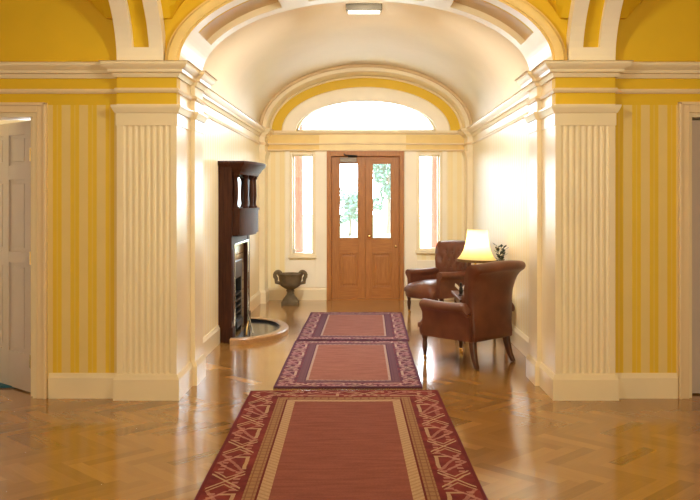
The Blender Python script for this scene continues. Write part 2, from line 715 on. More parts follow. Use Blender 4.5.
# ------------------------------------------------------------------ ceilings
bm = bmesh.new()
seg = 64
for i in range(seg):
    ta, tb = PI * i / seg, PI * (i + 1) / seg
    q = []
    for t, y in ((ta, F1 + .1), (tb, F1 + .1), (tb, HB + .02), (ta, HB + .02)):
        q.append(bm.verts.new((VA * math.cos(t), y, ZS + VB * math.sin(t))))
    bm.faces.new(q)
bmesh.ops.remove_doubles(bm, verts=bm.verts[:], dist=1e-5)
o = obj('ceiling', bm, M['vault'], smooth=True, recalc=False)
md = o.modifiers.new('thickness', 'SOLIDIFY')
md.thickness = .12
md.offset = -1
struct(o, 'cream barrel vault over the passage')


def ell(v, a, b):
    k = 1 - (v / a) ** 2
    return b * math.sqrt(k) if k > 0 else 0


def zceil(x, y):
    yy = (y - 4.21 + 2.2) % 4.4 - 2.2
    zy = ell(yy, 2.28, 1.10)
    if abs(x) < 1.64:
        zx = ell(x, 1.56, 1.02)
    else:
        zx = ell(abs(x) - 4.08, 2.24, 1.05)
    return ZS + max(zx, zy)


bm = bmesh.new()
xs = sorted(set([round(-CX0 + i * CX0 * 2 / 180, 4) for i in range(181)] + [s * v for s in (-1, 1) for v in (1.42, 1.46, 1.50, 1.53, 1.55, 1.56, 1.86, 1.88, 1.9, 1.93)]))
ys = [CY0 - .1 + (F1 + .1 - CY0) * i / 150 for i in range(151)]
g = [[bm.verts.new((x, y, zceil(x, y))) for y in ys] for x in xs]
for i in range(len(xs) - 1):
    for j in range(len(ys) - 1):
        bm.faces.new((g[i][j], g[i][j + 1], g[i + 1][j + 1], g[i + 1][j]))
o = obj('ceiling', bm, M['yellow'], smooth=True, recalc=False, angle=30)
md = o.modifiers.new('thickness', 'SOLIDIFY')
md.thickness = .1
md.offset = -1
struct(o, 'yellow groin vault of the cross hall')

# ------------------------------------------------------------------ near arch with sunken panels
def PA(t, s, d):
    return ((ARA + d) * math.cos(R(t)), s, ZS + (ARB + d) * math.sin(R(t)))


tv = sorted(set([i * 2.5 for i in range(73)] + [23, 60, 70, 110, 120, 157]))
co = lambda t, j: j == 1 and (23 < t < 60 or 70 < t < 110 or 120 < t < 157)
o = obj('trim_1', coffer_arch(PA, tv, [F0, 6.53, 7.07, 7.22], co, .055), [M['white'], M['recess'], M['gold']], recalc=False)
struct(o, 'panelled arch at the mouth of the passage')
bm = arch_ring(bmesh.new(), [(.015, F0 - .02), (.045, F0 - .035), (.08, F0 - .035), (.095, F0), (.095, F0 + .1), (.02, F0 + .1)], ARA, ARB, ZS)
struct(obj('trim_2', bm, M['gold'], smooth=True), 'golden edge moulding of the passage arch')

# side ribs springing over the cross hall
for k, sg in ((3, -1), (4, 1)):
    def PS(t, s, d, sg=sg):
        return (sg * s, 4.19 + (2.185 + d) * math.cos(R(t)), ZS + (1.0 + d) * math.sin(R(t)))
    tv = sorted(set([i * 3 for i in range(61)] + [6.5, 50, 130, 173.5]))
    co = lambda t, j: j == 1 and (6.5 < t < 50 or 57 < t < 123 or 130 < t < 173.5)
    o = obj('trim_%d' % k, coffer_arch(PS, tv, [1.52, 1.625, 1.75, 1.87], co, .05), [M['whiteflat'], M['yellow'], M['whiteflat']], recalc=False)
    struct(o, 'white rib with a sunken yellow panel')

# arch at the far end of the passage
bm = bmesh.new()
arch_ring(bm, [(.0, 12.35), (.012, 12.33), (.08, 12.33), (.08, HB + .01), (0, HB + .01)], 1.44, .835, ZS)
struct(obj('trim_5', bm, M['white'], smooth=True), 'white arch over the entrance wall')
bm = arch_ring(bmesh.new(), [(.0, 12.33), (.012, 12.31), (.04, 12.31), (.06, 12.33), (.06, 12.5), (.0, 12.5)], 1.505, .895, ZS)
struct(obj('trim_6', bm, M['recess'], smooth=True), 'tan outer moulding of the far arch')
bm = arch_ring(bmesh.new(), [(0, HB - .03), (.015, HB - .04), (.03, HB - .03), (.03, HB + .02), (0, HB + .02)], 1.415, .80, ZS)
struct(obj('trim_7', bm, M['white'], smooth=True), 'thin white bead inside the far arch')
bm = arch_ring(bmesh.new(), [(0, HB - .05), (.03, HB - .065), (.200, HB - .04), (.215, HB - .02), (.215, HB + .02), (0, HB + .02)], 1.05, .45, ZS)
struct(obj('trim_8', bm, M['whiteflat'], smooth=True), 'cream surround of the fanlight')

# ------------------------------------------------------------------ mouldings
def mir(path, sg):
    return [(x * sg, y) for x, y in path]


YI = 6.82
E2 = 1.385
pathL = [(-CX0, F1), (-1.87, F1), (-1.87, F0), (-1.42, F0), (-1.42, YI), (-E2, YI + .06), (-E2, 7.22), (-HW, 7.22), (-HW, 12.33), (-1.47, 12.33), (-1.47, HB)]
pathL[5:5] = [(-1.42, YI + .06)]
pathL = [p for i, p in enumerate(pathL) if p != (-1.42, YI)]
corn = [(-.02, ZC), (.015, ZC), (.03, ZC + .03), (.05, ZC + .035), (.055, ZC + .055), (.085, ZC + .075), (.095, ZC + .09), (.095, ZC + .108), (.11, ZS), (-.02, ZS)]
bead = [(-.02, 2.305), (.012, 2.305), (.022, 2.32), (.012, 2.34), (-.02, 2.34)]
base = [(-.02, 0), (.022, 0), (.022, .155), (.012, .175), (.008, .19), (-.02, .19)]
n = 9
for nm, sg in (('left', -1), ('right', 1)):
    s = 1 if sg < 0 else -1
    P = pathL if sg < 0 else mir(pathL, -1)
    struct(obj('trim_%d' % n, sweep(bmesh.new(), corn, P, s), M['white'], smooth=True, angle=25), 'stepped cornice, %s side' % nm); n += 1
    struct(obj('trim_%d' % n, sweep(bmesh.new(), bead, P, s), M['casing'], smooth=True), 'thin frieze moulding, %s side' % nm); n += 1
    # capitals
    cap = [(-.02, 2.06), (.006, 2.06), (.006, 2.15), (.014, 2.155), (.03, 2.185), (.036, 2.20), (.036, 2.212), (-.02, 2.212)]
    bm = sweep(bmesh.new(), cap, [q for q in (P[1:8])], s)
    far = [(-.02, 2.10), (.006, 2.10), (.012, 2.15), (.028, 2.18), (.03, 2.21), (-.02, 2.21)]
    sweep(bm, far, P[8:11], s)
    struct(obj('trim_%d' % n, bm, M['white'], smooth=True, angle=25), 'pilaster capitals, %s side' % nm); n += 1
    # frieze block and pilaster bodies
    bm = bmesh.new()
    xa, xb = 1.42, 1.87
    nf, pitch, rad = 8, .046, .0175
    prof = [(xa, F1 + .05), (xa, F0)]
    x = xa + (xb - xa - (nf - 1) * pitch) / 2
    for i in range(nf):
        cxx = x + i * pitch
        for kk in range(7):
            an = PI * kk / 6
            prof.append((cxx - rad * math.cos(an), F0 + rad * .75 * math.sin(an)))
    prof += [(xb, F0), (xb, F1 + .05)]
    lo = [bm.verts.new((sg * px, py, .2)) for px, py in prof]
    hi = [bm.verts.new((sg * px, py, 2.07)) for px, py in prof]
    for i in range(len(prof)):
        j = (i + 1) % len(prof)
        bm.faces.new((lo[i], lo[j], hi[j], hi[i]))
    bm.faces.new(lo); bm.faces.new(hi)
    x0_, x1_ = sorted((sg * xa, sg * xb))
    bx(bm, x0_, x1_, F0, F1 + .05, 0, .2)
    bx(bm, x0_, x1_, F0, F1 + .05, 2.07, 2.22)
    struct(obj('trim_%d' % n, bm, M['white']), 'fluted pilaster, %s corner of the passage' % nm); n += 1
    bm = bmesh.new()
    bx(bm, x0_, x1_, F0, F1 + .05, 2.22, ZS)
    struct(obj('trim_%d' % n, bm, M['yellow']), 'yellow frieze block over the %s fluted pilaster' % nm); n += 1
    bm = bmesh.new()
    x0_, x1_ = sorted((sg * 1.42, sg * (HW + .01)))
    bx(bm, x0_, x1_, F1 + .05, YI + .06, 0, ZS)
    x0_, x1_ = sorted((sg * E2, sg * (HW + .01)))
    bx(bm, x0_, x1_, YI + .06, 7.22, 0, ZS)
    x0_, x1_ = sorted((sg * 1.47, sg * (HW + .01)))
    bx(bm, x0_, x1_, 12.33, HB, 0, ZS)
    struct(obj('trim_%d' % n, bm, M['white']), 'plain inner pilasters, %s side' % nm); n += 1

# baseboards
def bb(name, path, s, label):
    struct(obj(name, sweep(bmesh.new(), base, path, s), M['white'], smooth=True, angle=25), label)


bb('baseboard_left', [(-2.40, F1)] + pathL[1:7] + [(-HW, 7.22), (-HW, 8.90)], 1, 'white skirting at the left pilaster')
bb('baseboard_left', [(-HW, 10.33), (-HW, 12.33), (-1.47, 12.33), (-1.47, HB)], 1, 'white skirting beyond the fireplace')
bb('baseboard_right', [(2.355, F1)] + mir(pathL, -1)[1:11], -1, 'white skirting along the right wall')
bb('baseboard_far_left', [(-CX0, F1), (-3.49, F1)], 1, 'skirting left of the white door')
bb('baseboard_far_right', [(CX0, F1), (3.44, F1)], -1, 'skirting right of the right door')
bb('baseboard_back', [(-1.47, HB), (-.60, HB)], 1, 'white skirting left of the entrance door')
bb('baseboard_back', [(.60, HB), (1.47, HB)], 1, 'white skirting right of the entrance door')

# entrance wall trims
bm = bmesh.new()
prof = [(-.01, 2.475), (.03, 2.475), (.045, 2.49), (.075, 2.50), (.085, 2.535), (-.01, 2.535)]
sweep(bm, prof, [(-1.47, HB), (1.47, HB)], 1)
struct(obj('trim_%d' % n, bm, M['white']), 'white shelf moulding under the fanlight'); n += 1
bm = bmesh.new()
bx(bm, -1.47, 1.47, HB - .018, HB + .01, 2.24, 2.475, 0)
bx(bm, -.70, .60, HB - .045, HB, 2.24, 2.475, 1)
struct(obj('trim_%d' % n, bm, [M['gold'], plain('pale_gold_paint', (.86, .70, .36), .45, .04)]), 'golden frieze band over the entrance door'); n += 1
bm = sweep(bmesh.new(), [(0, 2.325), (.055, 2.325), (.06, 2.34), (.055, 2.352), (0, 2.352)], [(-1.47, HB), (1.47, HB)], 1)
sweep(bm, [(0, 2.232), (.05, 2.232), (.055, 2.245), (.05, 2.255), (0, 2.255)], [(-1.47, HB), (1.47, HB)], 1)
struct(obj('trim_%d' % n, bm, M['casing']), 'thin mouldings of the golden frieze'); n += 1
# white boarding between door and side lights
for sg in (-1, 1):
    x0_, x1_ = sorted((sg * 1.21, sg * 1.145))
    bm = bmesh.new()
    xa, xb = sorted((sg * .58, sg * .765))
    bx(bm, xa, xb, HB - .02, HB + .01, .19, 2.235, bev=.006)
    bx(bm, x0_, x1_, HB - .02, HB + .01, .19, 2.235, bev=.006)
    bx(bm, min(sg * .765, sg * 1.145), max(sg * .765, sg * 1.145), HB - .02, HB + .01, .19, .60, bev=.006)
    struct(obj('trim_%d' % n, bm, M['whiteflat']), 'white boarding round the %s side light' % ('left' if sg < 0 else 'right')); n += 1

# ------------------------------------------------------------------ windows
def frame(bm, x0, x1, y0, y1, z0, z1, w, bev=.004):
    bx(bm, x0, x0 + w, y0, y1, z0, z1, bev=bev)
    bx(bm, x1 - w, x1, y0, y1, z0, z1, bev=bev)
    bx(bm, x0 + w, x1 - w, y0, y1, z0, z0 + w, bev=bev)
    bx(bm, x0 + w, x1 - w, y0, y1, z1 - w, z1, bev=bev)


for k, (sg, (z0, z1)) in enumerate(((-1, LW), (1, RW))):
    xa, xb = sorted((sg * wX0, sg * wX1))
    w = struct(empty('window_%d' % (k + 1), ((xa + xb) / 2, HB + .1, z0)), 'tall narrow side light %s of the entrance door' % ('left' if sg < 0 else 'right'))
    ox, oy, oz = w.location
    bm = bmesh.new()
    frame(bm, xa - ox, xb - ox, .02, .09, 0, z1 - z0, .022)
    frame(bm, xa - .04 - ox, xb + .04 - ox, -.125, -.09, -.02, z1 - z0 + .035, .045, .008)
    obj('window_frame', bm, M['white'], w)
    obj('pane', box(xa + .02 - ox, xb - .02 - ox, .05, .056, .02, z1 - z0 - .02), M['glass'], w)
    obj('window_sill', box(xa - .06 - ox, xb + .06 - ox, -.16, .02, -.05, 0, bev=.008), M['white'], w)
    hx = (xa + .012 - ox) if sg > 0 else (xa + .03 - ox)
    hz = .45 if sg > 0 else .05
    bm = tube(bmesh.new(), [(hx, .0, hz), (hx, -.035, hz), (hx + .03, -.04, hz + .01), (hx + .06, -.04, hz + .012)], .006, 8)
    bx(bm, hx - .01, hx + .01, .0, .012, hz - .025, hz + .025)
    obj('window_latch', bm, M['steel'], w)

w = struct(empty('window_3', (0, HB + .1, ZL)), 'white fanlight over the entrance door')
bm = bmesh.new()
arch_ring(bm, [(0, 0), (-.03, 0), (-.035, .05), (0, .05)], 1.05, .50, 0)
bx(bm, -1.05, 1.05, 0, .05, 0, .03)
obj('window_frame', bm, M['white'], w)
bm = bmesh.new()
pts = [(1.03 * math.cos(PI * i / 40), .48 * math.sin(PI * i / 40)) for i in range(41)]
a_ = [bm.verts.new((x, .022, z + .01)) for x, z in pts]
b_ = [bm.verts.new((x, .028, z + .01)) for x, z in pts]
bm.faces.new(a_); bm.faces.new(b_)
for i in range(40): bm.faces.new((a_[i], a_[i + 1], b_[i + 1], b_[i]))
obj('pane', bm, M['glass'], w)

# ------------------------------------------------------------------ entrance door
d = struct(empty('door_1', (-.01, HB + .02, 0)), 'double oak entrance door with two tall glass panes')
bm = bmesh.new()
for sg in (-1, 1):
    xa, xb = sorted((sg * .51, sg * .578))
    bx(bm, xa, xb, -.06, .12, 0, 2.235, bev=.006)
bx(bm, -.51, .51, -.06, .12, 2.155, 2.235, bev=.006)
bx(bm, -.51, .51, -.03, .12, 0, .024)
for sg in (-1, 1):
    xa, xb = sorted((sg * .485, sg * .52))
    bx(bm, xa, xb, .052, .085, .024, 2.16)
bx(bm, -.485, .485, .052, .085, 2.13, 2.16)
bx(bm, -.485, .485, .052, .085, .0, .045)
obj('door_frame', bm, M['door_wood'], d)
for sg in (-1, 1):
    x0_, x1_ = (-.508, -.002) if sg < 0 else (.002, .508)
    sw = .105
    ga, gb = x0_ + (sw + .01 if sg < 0 else sw - .005), x1_ - (sw - .005 if sg < 0 else sw + .01)
    bm = bmesh.new()
    for (a_, b_) in ((x0_, ga), (gb, x1_)):
        bx(bm, a_, b_, 0, .05, .02, 2.152, bev=.004)
    lf = obj('door_leaf', bm, M['door_wood'], d)
    if sg > 0:
        obj('astragal', box(-.022, .022, .0505, .062, .03, 2.15, bev=.003), M['door_wood'], lf)
    bm = bmesh.new()
    for (z0, z1) in ((.02, .19), (.71, .92), (2.055, 2.152)):
        bx(bm, ga, gb, .002, .048, z0, z1, bev=.003)
    obj('rail', bm, M['door_wood_h'], lf)
    bm = bmesh.new()
    bx(bm, ga, gb, .018, .034, .19, .71)
    bx(bm, ga + .045, gb - .045, .006, .03, .235, .665, bev=.012)
    frame(bm, ga, gb, -.004, .02, .19, .71, .018, .006)
    obj('door_panel', bm, M['door_wood'], lf)
    bm = bmesh.new()
    frame(bm, ga, gb, -.004, .02, .92, 2.055, .014, .005)
    obj('glazing_bead', bm, M['door_wood'], lf)
    obj('pane', box(ga + .004, gb - .004, .022, .028, .922, 2.053), M['glass'], lf)
    if sg > 0:
        bm = lathe(bmesh.new(), [(.022, 0), (.022, .008), (.010, .012), (.010, .035), (.024, .042), (.028, .055), (.020, .068), (.0, .072)], seg=16)
        bmesh.ops.rotate(bm, verts=bm.verts[:], cent=(0, 0, 0), matrix=Matrix.Rotation(R(90), 3, 'X'))
        bmesh.ops.translate(bm, verts=bm.verts[:], vec=(.06, 0, .955))
        obj('door_knob', bm, M['brass'], lf, smooth=True)
        bm = lathe(bmesh.new(), [(.018, 0), (.018, .01), (.008, .014), (.0, .016)], seg=14)
        bmesh.ops.rotate(bm, verts=bm.verts[:], cent=(0, 0, 0), matrix=Matrix.Rotation(R(90), 3, 'X'))
        bmesh.ops.translate(bm, verts=bm.verts[:], vec=(.455, 0, .80))
        obj('door_lock', bm, M['brass'], lf, smooth=True)
bm = bmesh.new()
bx(bm, -.38, -.13, -.06, 0, 2.068, 2.135, bev=.008)
obj('door_closer', bm, plain('closer_grey_paint', (.34, .29, .24), .5), d)
bm = tube(bmesh.new(), [(-.25, -.04, 2.13), (-.25, -.04, 2.15)], .014, 10)
tube(bm, [(-.25, -.04, 2.145), (-.12, -.13, 2.15)], .009, 8)
tube(bm, [(-.12, -.13, 2.155), (-.30, -.07, 2.17), (-.32, -.06, 2.19)], .009, 8)
obj('closer_arm', bm, M['black'], d)

# ------------------------------------------------------------------ cross hall doorways
def casing(name, x0, x1, w, label):
    t = struct(empty(name, ((x0 + x1) / 2, F1, 0)), label)
    c = (x0 + x1) / 2
    bm = bmesh.new()
    for (a_, b_, s_) in ((x0 - w, x0, 1), (x1, x1 + w, -1)):
        bx(bm, a_ - c, b_ - c, -.03, .0, 0, DH + w, bev=.006)
        aa, bb_ = (a_, a_ + .022) if s_ > 0 else (b_ - .022, b_)
        bx(bm, aa - c, bb_ - c, -.045, -.02, 0, DH + w, bev=.006)
    bx(bm, x0 - c, x1 - c, -.03, 0, DH, DH + w, bev=.006)
    bx(bm, x0 - w - c, x1 + w - c, -.045, -.02, DH + w - .022, DH + w, bev=.006)
    obj('architrave', bm, M['casing'], t)
    bm = bmesh.new()
    bx(bm, x0 - c, x0 + .03 - c, 0, T, 0, DH)
    bx(bm, x1 - .035 - c, x1 - c, -.012, T, 0, DH)
    bx(bm, x1 - .075 - c, x1 - .035 - c, .05, .10, 0, DH - .03)
    bx(bm, x0 + .03 - c, x1 - .03 - c, 0, T, DH - .03, DH)
    obj('door_lining', bm, M['white'], t)
    return t


def panel_door(width, parent, loc, rz, m, s=1):
    """six panel leaf; hinge at origin, leaf extends along -x*s"""
    e = empty('door_leaf', loc, rz, parent)
    H = DH - .045
    sx = lambda v: -v * s
    bm = bmesh.new()

    def b_(u0, u1, y0, y1, z0, z1, bev=0):
        a, c = sorted((sx(u0), sx(u1)))
        bx(bm, a, c, y0, y1, z0, z1, bev=bev)
    st = .11
    b_(0, st, 0, .045, .01, H, .003)
    b_(width - st, width, 0, .045, .01, H, .003)
    b_(width / 2 - .05, width / 2 + .05, 0, .045, .01, H, .003)
    zs = [.01, .30, 1.0, 1.09, 1.66, 1.775, H - .10, H]
    for z0, z1 in zip(zs[::2], zs[1::2]):
        b_(st, width - st, 0.001, .044, z0, z1, .003)
    obj('door_frame', bm, m, e)
    for z0, z1 in zip(zs[1:-1:2], zs[2:-1:2]):
        for u0, u1 in ((st, width / 2 - .05), (width / 2 + .05, width - st)):
            bm = bmesh.new()
            b_(u0, u1, .014, .03, z0, z1)
            b_(u0 + .03, u1 - .03, .008, .036, z0 + .03, z1 - .03, .006)
            obj('door_panel', bm, m, e)
    for hz in (.25, 1.05, 1.85):
        bm = tube(bmesh.new(), [(sx(-.008), -.008, hz - .05), (sx(-.008), -.008, hz + .05)], .009, 8)
        a, c = sorted((sx(-.004), sx(.03)))
        bx(bm, a, c, -.004, 0, hz - .05, hz + .05)
        obj('hinge', bm, M['brass'], e)
    bm = tube(bmesh.new(), [(sx(width - .06), 0, 1.04), (sx(width - .06), -.05, 1.04)], .01, 8)
    t = lathe(bmesh.new(), [(0, -.02), (.018, -.014), (.026, 0), (.018, .014), (0, .02)], seg=12, cap=False)
    bmesh.ops.translate(t, verts=t.verts[:], vec=(sx(width - .06), -.06, 1.04))
    merge(bm, t)
    obj('door_knob', bm, M['brass'], e, smooth=True)
    return e


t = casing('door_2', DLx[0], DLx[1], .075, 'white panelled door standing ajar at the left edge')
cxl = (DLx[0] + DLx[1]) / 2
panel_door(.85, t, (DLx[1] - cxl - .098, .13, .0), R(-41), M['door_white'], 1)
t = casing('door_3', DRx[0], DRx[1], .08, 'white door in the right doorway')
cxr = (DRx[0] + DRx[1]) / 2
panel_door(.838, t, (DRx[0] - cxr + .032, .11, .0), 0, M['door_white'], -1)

# ------------------------------------------------------------------ fireplace
fp = empty('fireplace', (-HW, 9.61, 0))
tag(fp, 'dark mahogany fireplace with columned overmantel against the left wall', 'fireplace')
fx = lambda X: X + HW
fy = lambda Y: Y - 9.61
Y0, Y1 = 8.92, 10.30
MX = -1.41
bm = bmesh.new()
bx(bm, 0.0, fx(MX), fy(Y0), fy(Y0) + .16, 0, 1.86, bev=.004)
bx(bm, 0.0, fx(MX), fy(Y1) - .16, fy(Y1), 0, 1.86, bev=.004)
bx(bm, 0.0, fx(MX) - .03, fy(Y0) + .16, fy(Y1) - .16, 1.10, 1.86)
bx(bm, 0.0, fx(MX) - .005, fy(Y0) + .16, fy(Y1) - .16, 1.02, 1.12, bev=.004)
obj('surround', bm, M['mahogany'], fp)
for yy in (fy(Y0) - .012, fy(Y1) - .172):
    bm = bmesh.new()
    bx(bm, fx(MX) - .02, fx(MX) + .012, yy, yy + .184, 0, .16, bev=.004)
    bx(bm, fx(MX) - .01, fx(MX) + .006, yy + .04, yy + .144, .22, .98, bev=.004)
    obj('pilaster', bm, M['mahogany'], fp)
def bow(out, y_in, n_=20):
    """plan of the bow-fronted overmantel, near wall corner round to the far one"""
    ya, yb = fy(Y0) + y_in, fy(Y1) - y_in
    x0_ = fx(-1.335) + out
    pts = [(0, ya), (x0_, ya)]
    for k in range(1, n_):
        f_ = k / n_
        pts.append((x0_ + .10 * math.sin(PI * f_) ** .8, ya + (yb - ya) * f_))
    return pts + [(x0_, yb), (0, yb)]


def slab(bm, plan, z0, z1):
    a = [bm.verts.new((x, y, z0)) for x, y in plan]
    b = [bm.verts.new((x, y, z1)) for x, y in plan]
    bm.faces.new(a); bm.faces.new(b)
    for k in range(len(plan)):
        q = (k + 1) % len(plan)
        bm.faces.new((a[k], a[q], b[q], b[k]))


bm = bmesh.new()
slab(bm, [(x if x else fx(MX) - .04, y) for x, y in bow(0, .05)], 1.135, 1.39)
slab(bm, [(x if x else fx(MX) - .04, y) for x, y in bow(.015, .035)], 1.39, 1.412)
slab(bm, [(x if x else fx(MX) - .04, y) for x, y in bow(-.02, .07)], 1.115, 1.135)
obj('overmantel_cabinet', bm, M['mahogany'], fp, smooth=True, angle=30)
bp = bow(-.04, .09)
for x_, y_ in (bp[1], bp[5], bp[9], bp[13], bp[17], bp[21], (fx(MX) + .02, fy(Y0) + .09)):
    bm = lathe(bmesh.new(), [(.034, 1.41), (.034, 1.425), (.022, 1.44), (.020, 1.47), (.027, 1.55), (.024, 1.66), (.020, 1.72), (.022, 1.735), (.034, 1.75), (.036, 1.78)], x_, y_, 16)
    obj('column', bm, M['mahogany'], fp, smooth=True)
bm = bmesh.new()
pr = [(-.02, 1.77), (.0, 1.77), (.012, 1.80), (.03, 1.815), (.045, 1.845), (.075, 1.87), (.085, 1.885), (.085, 1.91), (-.02, 1.91)]
sweep(bm, pr, bow(0, .045), 1)
slab(bm, bow(-.005, .05), 1.775, 1.905)
obj('overmantel_cornice', bm, M['mahogany'], fp, smooth=True, angle=25)
obj('mirror', box(fx(MX) - .03, fx(MX) - .02, fy(Y0) + .18, fy(Y1) - .18, 1.42, 1.76), M['mirror'], fp)
bm = bmesh.new()
bx(bm, 0, .09, fy(Y0) + .16, fy(Y0) + .38, 0, 1.02)
bx(bm, 0, .09, fy(Y1) - .38, fy(Y1) - .16, 0, 1.02)
bx(bm, 0, .09, fy(Y0) + .38, fy(Y1) - .38, .80, 1.02)


def tile_mat():
    b = MatB('cream_hearth_tiles', (.6, .5, .35), .2)
    x, y, z = b.xyz()
    g = ((y + 10) / .11).frac().lt(.05).max(((z + .0) / .11).frac().lt(.05))
    b.base(b.mix(g, (.62, .50, .33), (.2, .15, .1)))
    return b.m


obj('tile_slip', bm, tile_mat(), fp)
bm = bmesh.new()
bx(bm, .02, .105, fy(Y0) + .36, fy(Y0) + .46, 0, .82, bev=.01)
bx(bm, .02, .105, fy(Y1) - .46, fy(Y1) - .36, 0, .82, bev=.01)
bx(bm, .02, .105, fy(Y0) + .46, fy(Y1) - .46, .62, .82, bev=.01)
bx(bm, .0, .02, fy(Y0) + .38, fy(Y1) - .38, 0, .8)
for i in range(5):
    bx(bm, .05, .11, fy(Y0) + .46, fy(Y1) - .46, .16 + .07 * i, .175 + .07 * i)
bx(bm, .01, .13, fy(Y0) + .46, fy(Y1) - .46, .08, .15, bev=.01)
obj('grate', bm, M['black'], fp)
bm = bmesh.new()
bx(bm, fx(MX) - .005, fx(MX) + .012, fy(Y0) + .155, fy(Y0) + .178, 0, 1.03, bev=.003)
bx(bm, fx(MX) - .005, fx(MX) + .012, fy(Y1) - .178, fy(Y1) - .155, 0, 1.03, bev=.003)
bx(bm, fx(MX) - .005, fx(MX) + .012, fy(Y0) + .178, fy(Y1) - .178, 1.01, 1.03, bev=.003)
obj('steel_edging', bm, M['steel'], fp)

# hearth fender
fd = empty('hearth_fender', (-1.41, 9.61, 0))
tag(fd, 'half-round oak fender round a dark hearth slab before the fireplace', 'fender')
bm = bmesh.new()
A_, B_ = .53, .82
seg = 48
pr = [(0, 0), (0, .05), (-.012, .062), (-.085, .062), (-.10, .052), (-.10, 0)]
rings = []
for i in range(seg + 1):
    t = -PI / 2 + PI * i / seg
    rings.append([bm.verts.new(((A_ + dr) * math.cos(t), (B_ + dr) * math.sin(t), z)) for dr, z in pr])
for p, q in zip(rings, rings[1:]):
    for i in range(len(pr)):
        j = (i + 1) % len(pr)
        bm.faces.new((p[i], p[j], q[j], q[i]))
bm.faces.new(rings[0]); bm.faces.new(rings[-1])
obj('rim', bm, M['oak_rim'], fd, smooth=True, angle=30)
bm = bmesh.new()
rings = []
for z in (.0, .03):
    rings.append([bm.verts.new((.02 + (A_ - .11) * math.cos(-PI / 2 + PI * i / seg), (B_ - .104) * math.sin(-PI / 2 + PI * i / seg), z)) for i in range(seg + 1)])
bm.faces.new(rings[0]); bm.faces.new(rings[1])
for i in range(seg):
    bm.faces.new((rings[0][i], rings[0][i + 1], rings[1][i + 1], rings[1][i]))
obj('hearth_slab', bm, M['slate'], fd)
bm = bmesh.new()
rings = []
for i in range(seg + 1):
    t = -PI / 2 + PI * i / seg
    rings.append([bm.verts.new(((A_ + dr) * math.cos(t), (B_ + dr) * math.sin(t), z)) for dr, z in [(-.1005, 0), (-.1005, .056), (-.108, .056), (-.108, 0)]])
for p, q in zip(rings, rings[1:]):
    for i in range(4):
        bm.faces.new((p[i], p[(i + 1) % 4], q[(i + 1) % 4], q[i]))
obj('inner_band', bm, M['black'], fd, smooth=True, angle=30)

# fire iron rest on the hearth
fi = empty('fire_iron_rest', (-1.30, 9.36, .031))
tag(fi, 'low brass and steel fire-iron rest on the hearth slab', 'fire iron')
bm = bmesh.new()
tube(bm, [(0, -.12, 0), (0, -.10, .06), (0, 0, .13), (0, .10, .06), (0, .12, 0)], .011, 8)
obj('stand', bm, M['brass'], fi, smooth=True)
obj('poker', tube(bmesh.new(), [(.07, -.10, .012), (0.02, 0, .145), (-.01, .06, .20)], .008, 8), M['steel'], fi, smooth=True)

# ------------------------------------------------------------------ ceiling light
cl = empty('ceiling_light', (-.02, 8.56, 3.383))
tag(cl, 'shallow rectangular bronze ceiling light near the crown of the vault', 'ceiling light')
bm = bmesh.new()
bx(bm, -.175, .175, -.06, .06, .014, .088, bev=.004)
frame(bm, -.182, .182, -.066, -.056, .014, .088, .012)
obj('housing', bm, M['dim'], cl)
obj('diffuser', box(-.16, .16, -.05, .05, 0, .014, bev=.004), M['diffuser'], cl)
l = light('ceiling_light_glow', 'AREA', (0, 0, -.012), (0, 0, 0), 42, (1, .96, .90), .30, .10)
l.parent = cl

# ------------------------------------------------------------------ rugs
def rug(name, x0, x1, y0, y1, rz, kind, label):
    hw, hl = (x1 - x0) / 2, (y1 - y0) / 2
    bm = bmesh.new()
    nx, ny = 30, 50
    th = .014
    grid = []
    for i in range(nx + 1):
        row = []
        for j in range(ny + 1):
            x, y = -hw + 2 * hw * i / nx, -hl + 2 * hl * j / ny
            ed = 0.0015 * math.sin(y * 5.3 + hw * 9) * (1 if i in (0, nx) else 0)
            row.append(bm.verts.new((x + ed, y, th + .0015 * math.sin(x * 7 + y * 3) * (1 if 0 < i < nx and 0 < j < ny else 0))))
        grid.append(row)
    for i in range(nx):
        for j in range(ny):
            bm.faces.new((grid[i][j], grid[i + 1][j], grid[i + 1][j + 1], grid[i][j + 1]))
    ext = bmesh.ops.extrude_face_region(bm, geom=bm.faces[:])
    for v in [e for e in ext['geom'] if isinstance(e, bmesh.types.BMVert)]:
        v.co.z = .001
    o = obj(name, bm, rug_mat(label[:20], hw, hl, kind), smooth=True, angle=40)
    o.location = ((x0 + x1) / 2, (y0 + y1) / 2, 0)
    o.rotation_euler = (0, 0, rz)
    tag(o, label, 'rug', 'patterned rugs down the passage')
    return o


rug('rug', -.868, .590, 3.30, 6.64, R(1.1), 'big', 'large red rug in the foreground with a zigzag border and plain field')
rug('rug', -.742, .444, 6.76, 8.98, R(.3), 'small', 'middle rug with purple border and rust field, between the other two')
rug('rug', -.735, .468, 9.05, 11.26, R(-.3), 'small', 'purple bordered rug with pink field, nearest the entrance door')
bm = box(-.9, .9, -.6, .6, .001, .016, bev=.004)
o = obj('rug', bm, M['blue'])
o.location = (-3.35, 7.38, 0)
tag(o, 'blue rug just inside the white door at the left edge', 'rug')

# ------------------------------------------------------------------ armchairs
def arm_section(y, hx, top):
    """closed outline of a padded arm in the XZ plane"""
    return


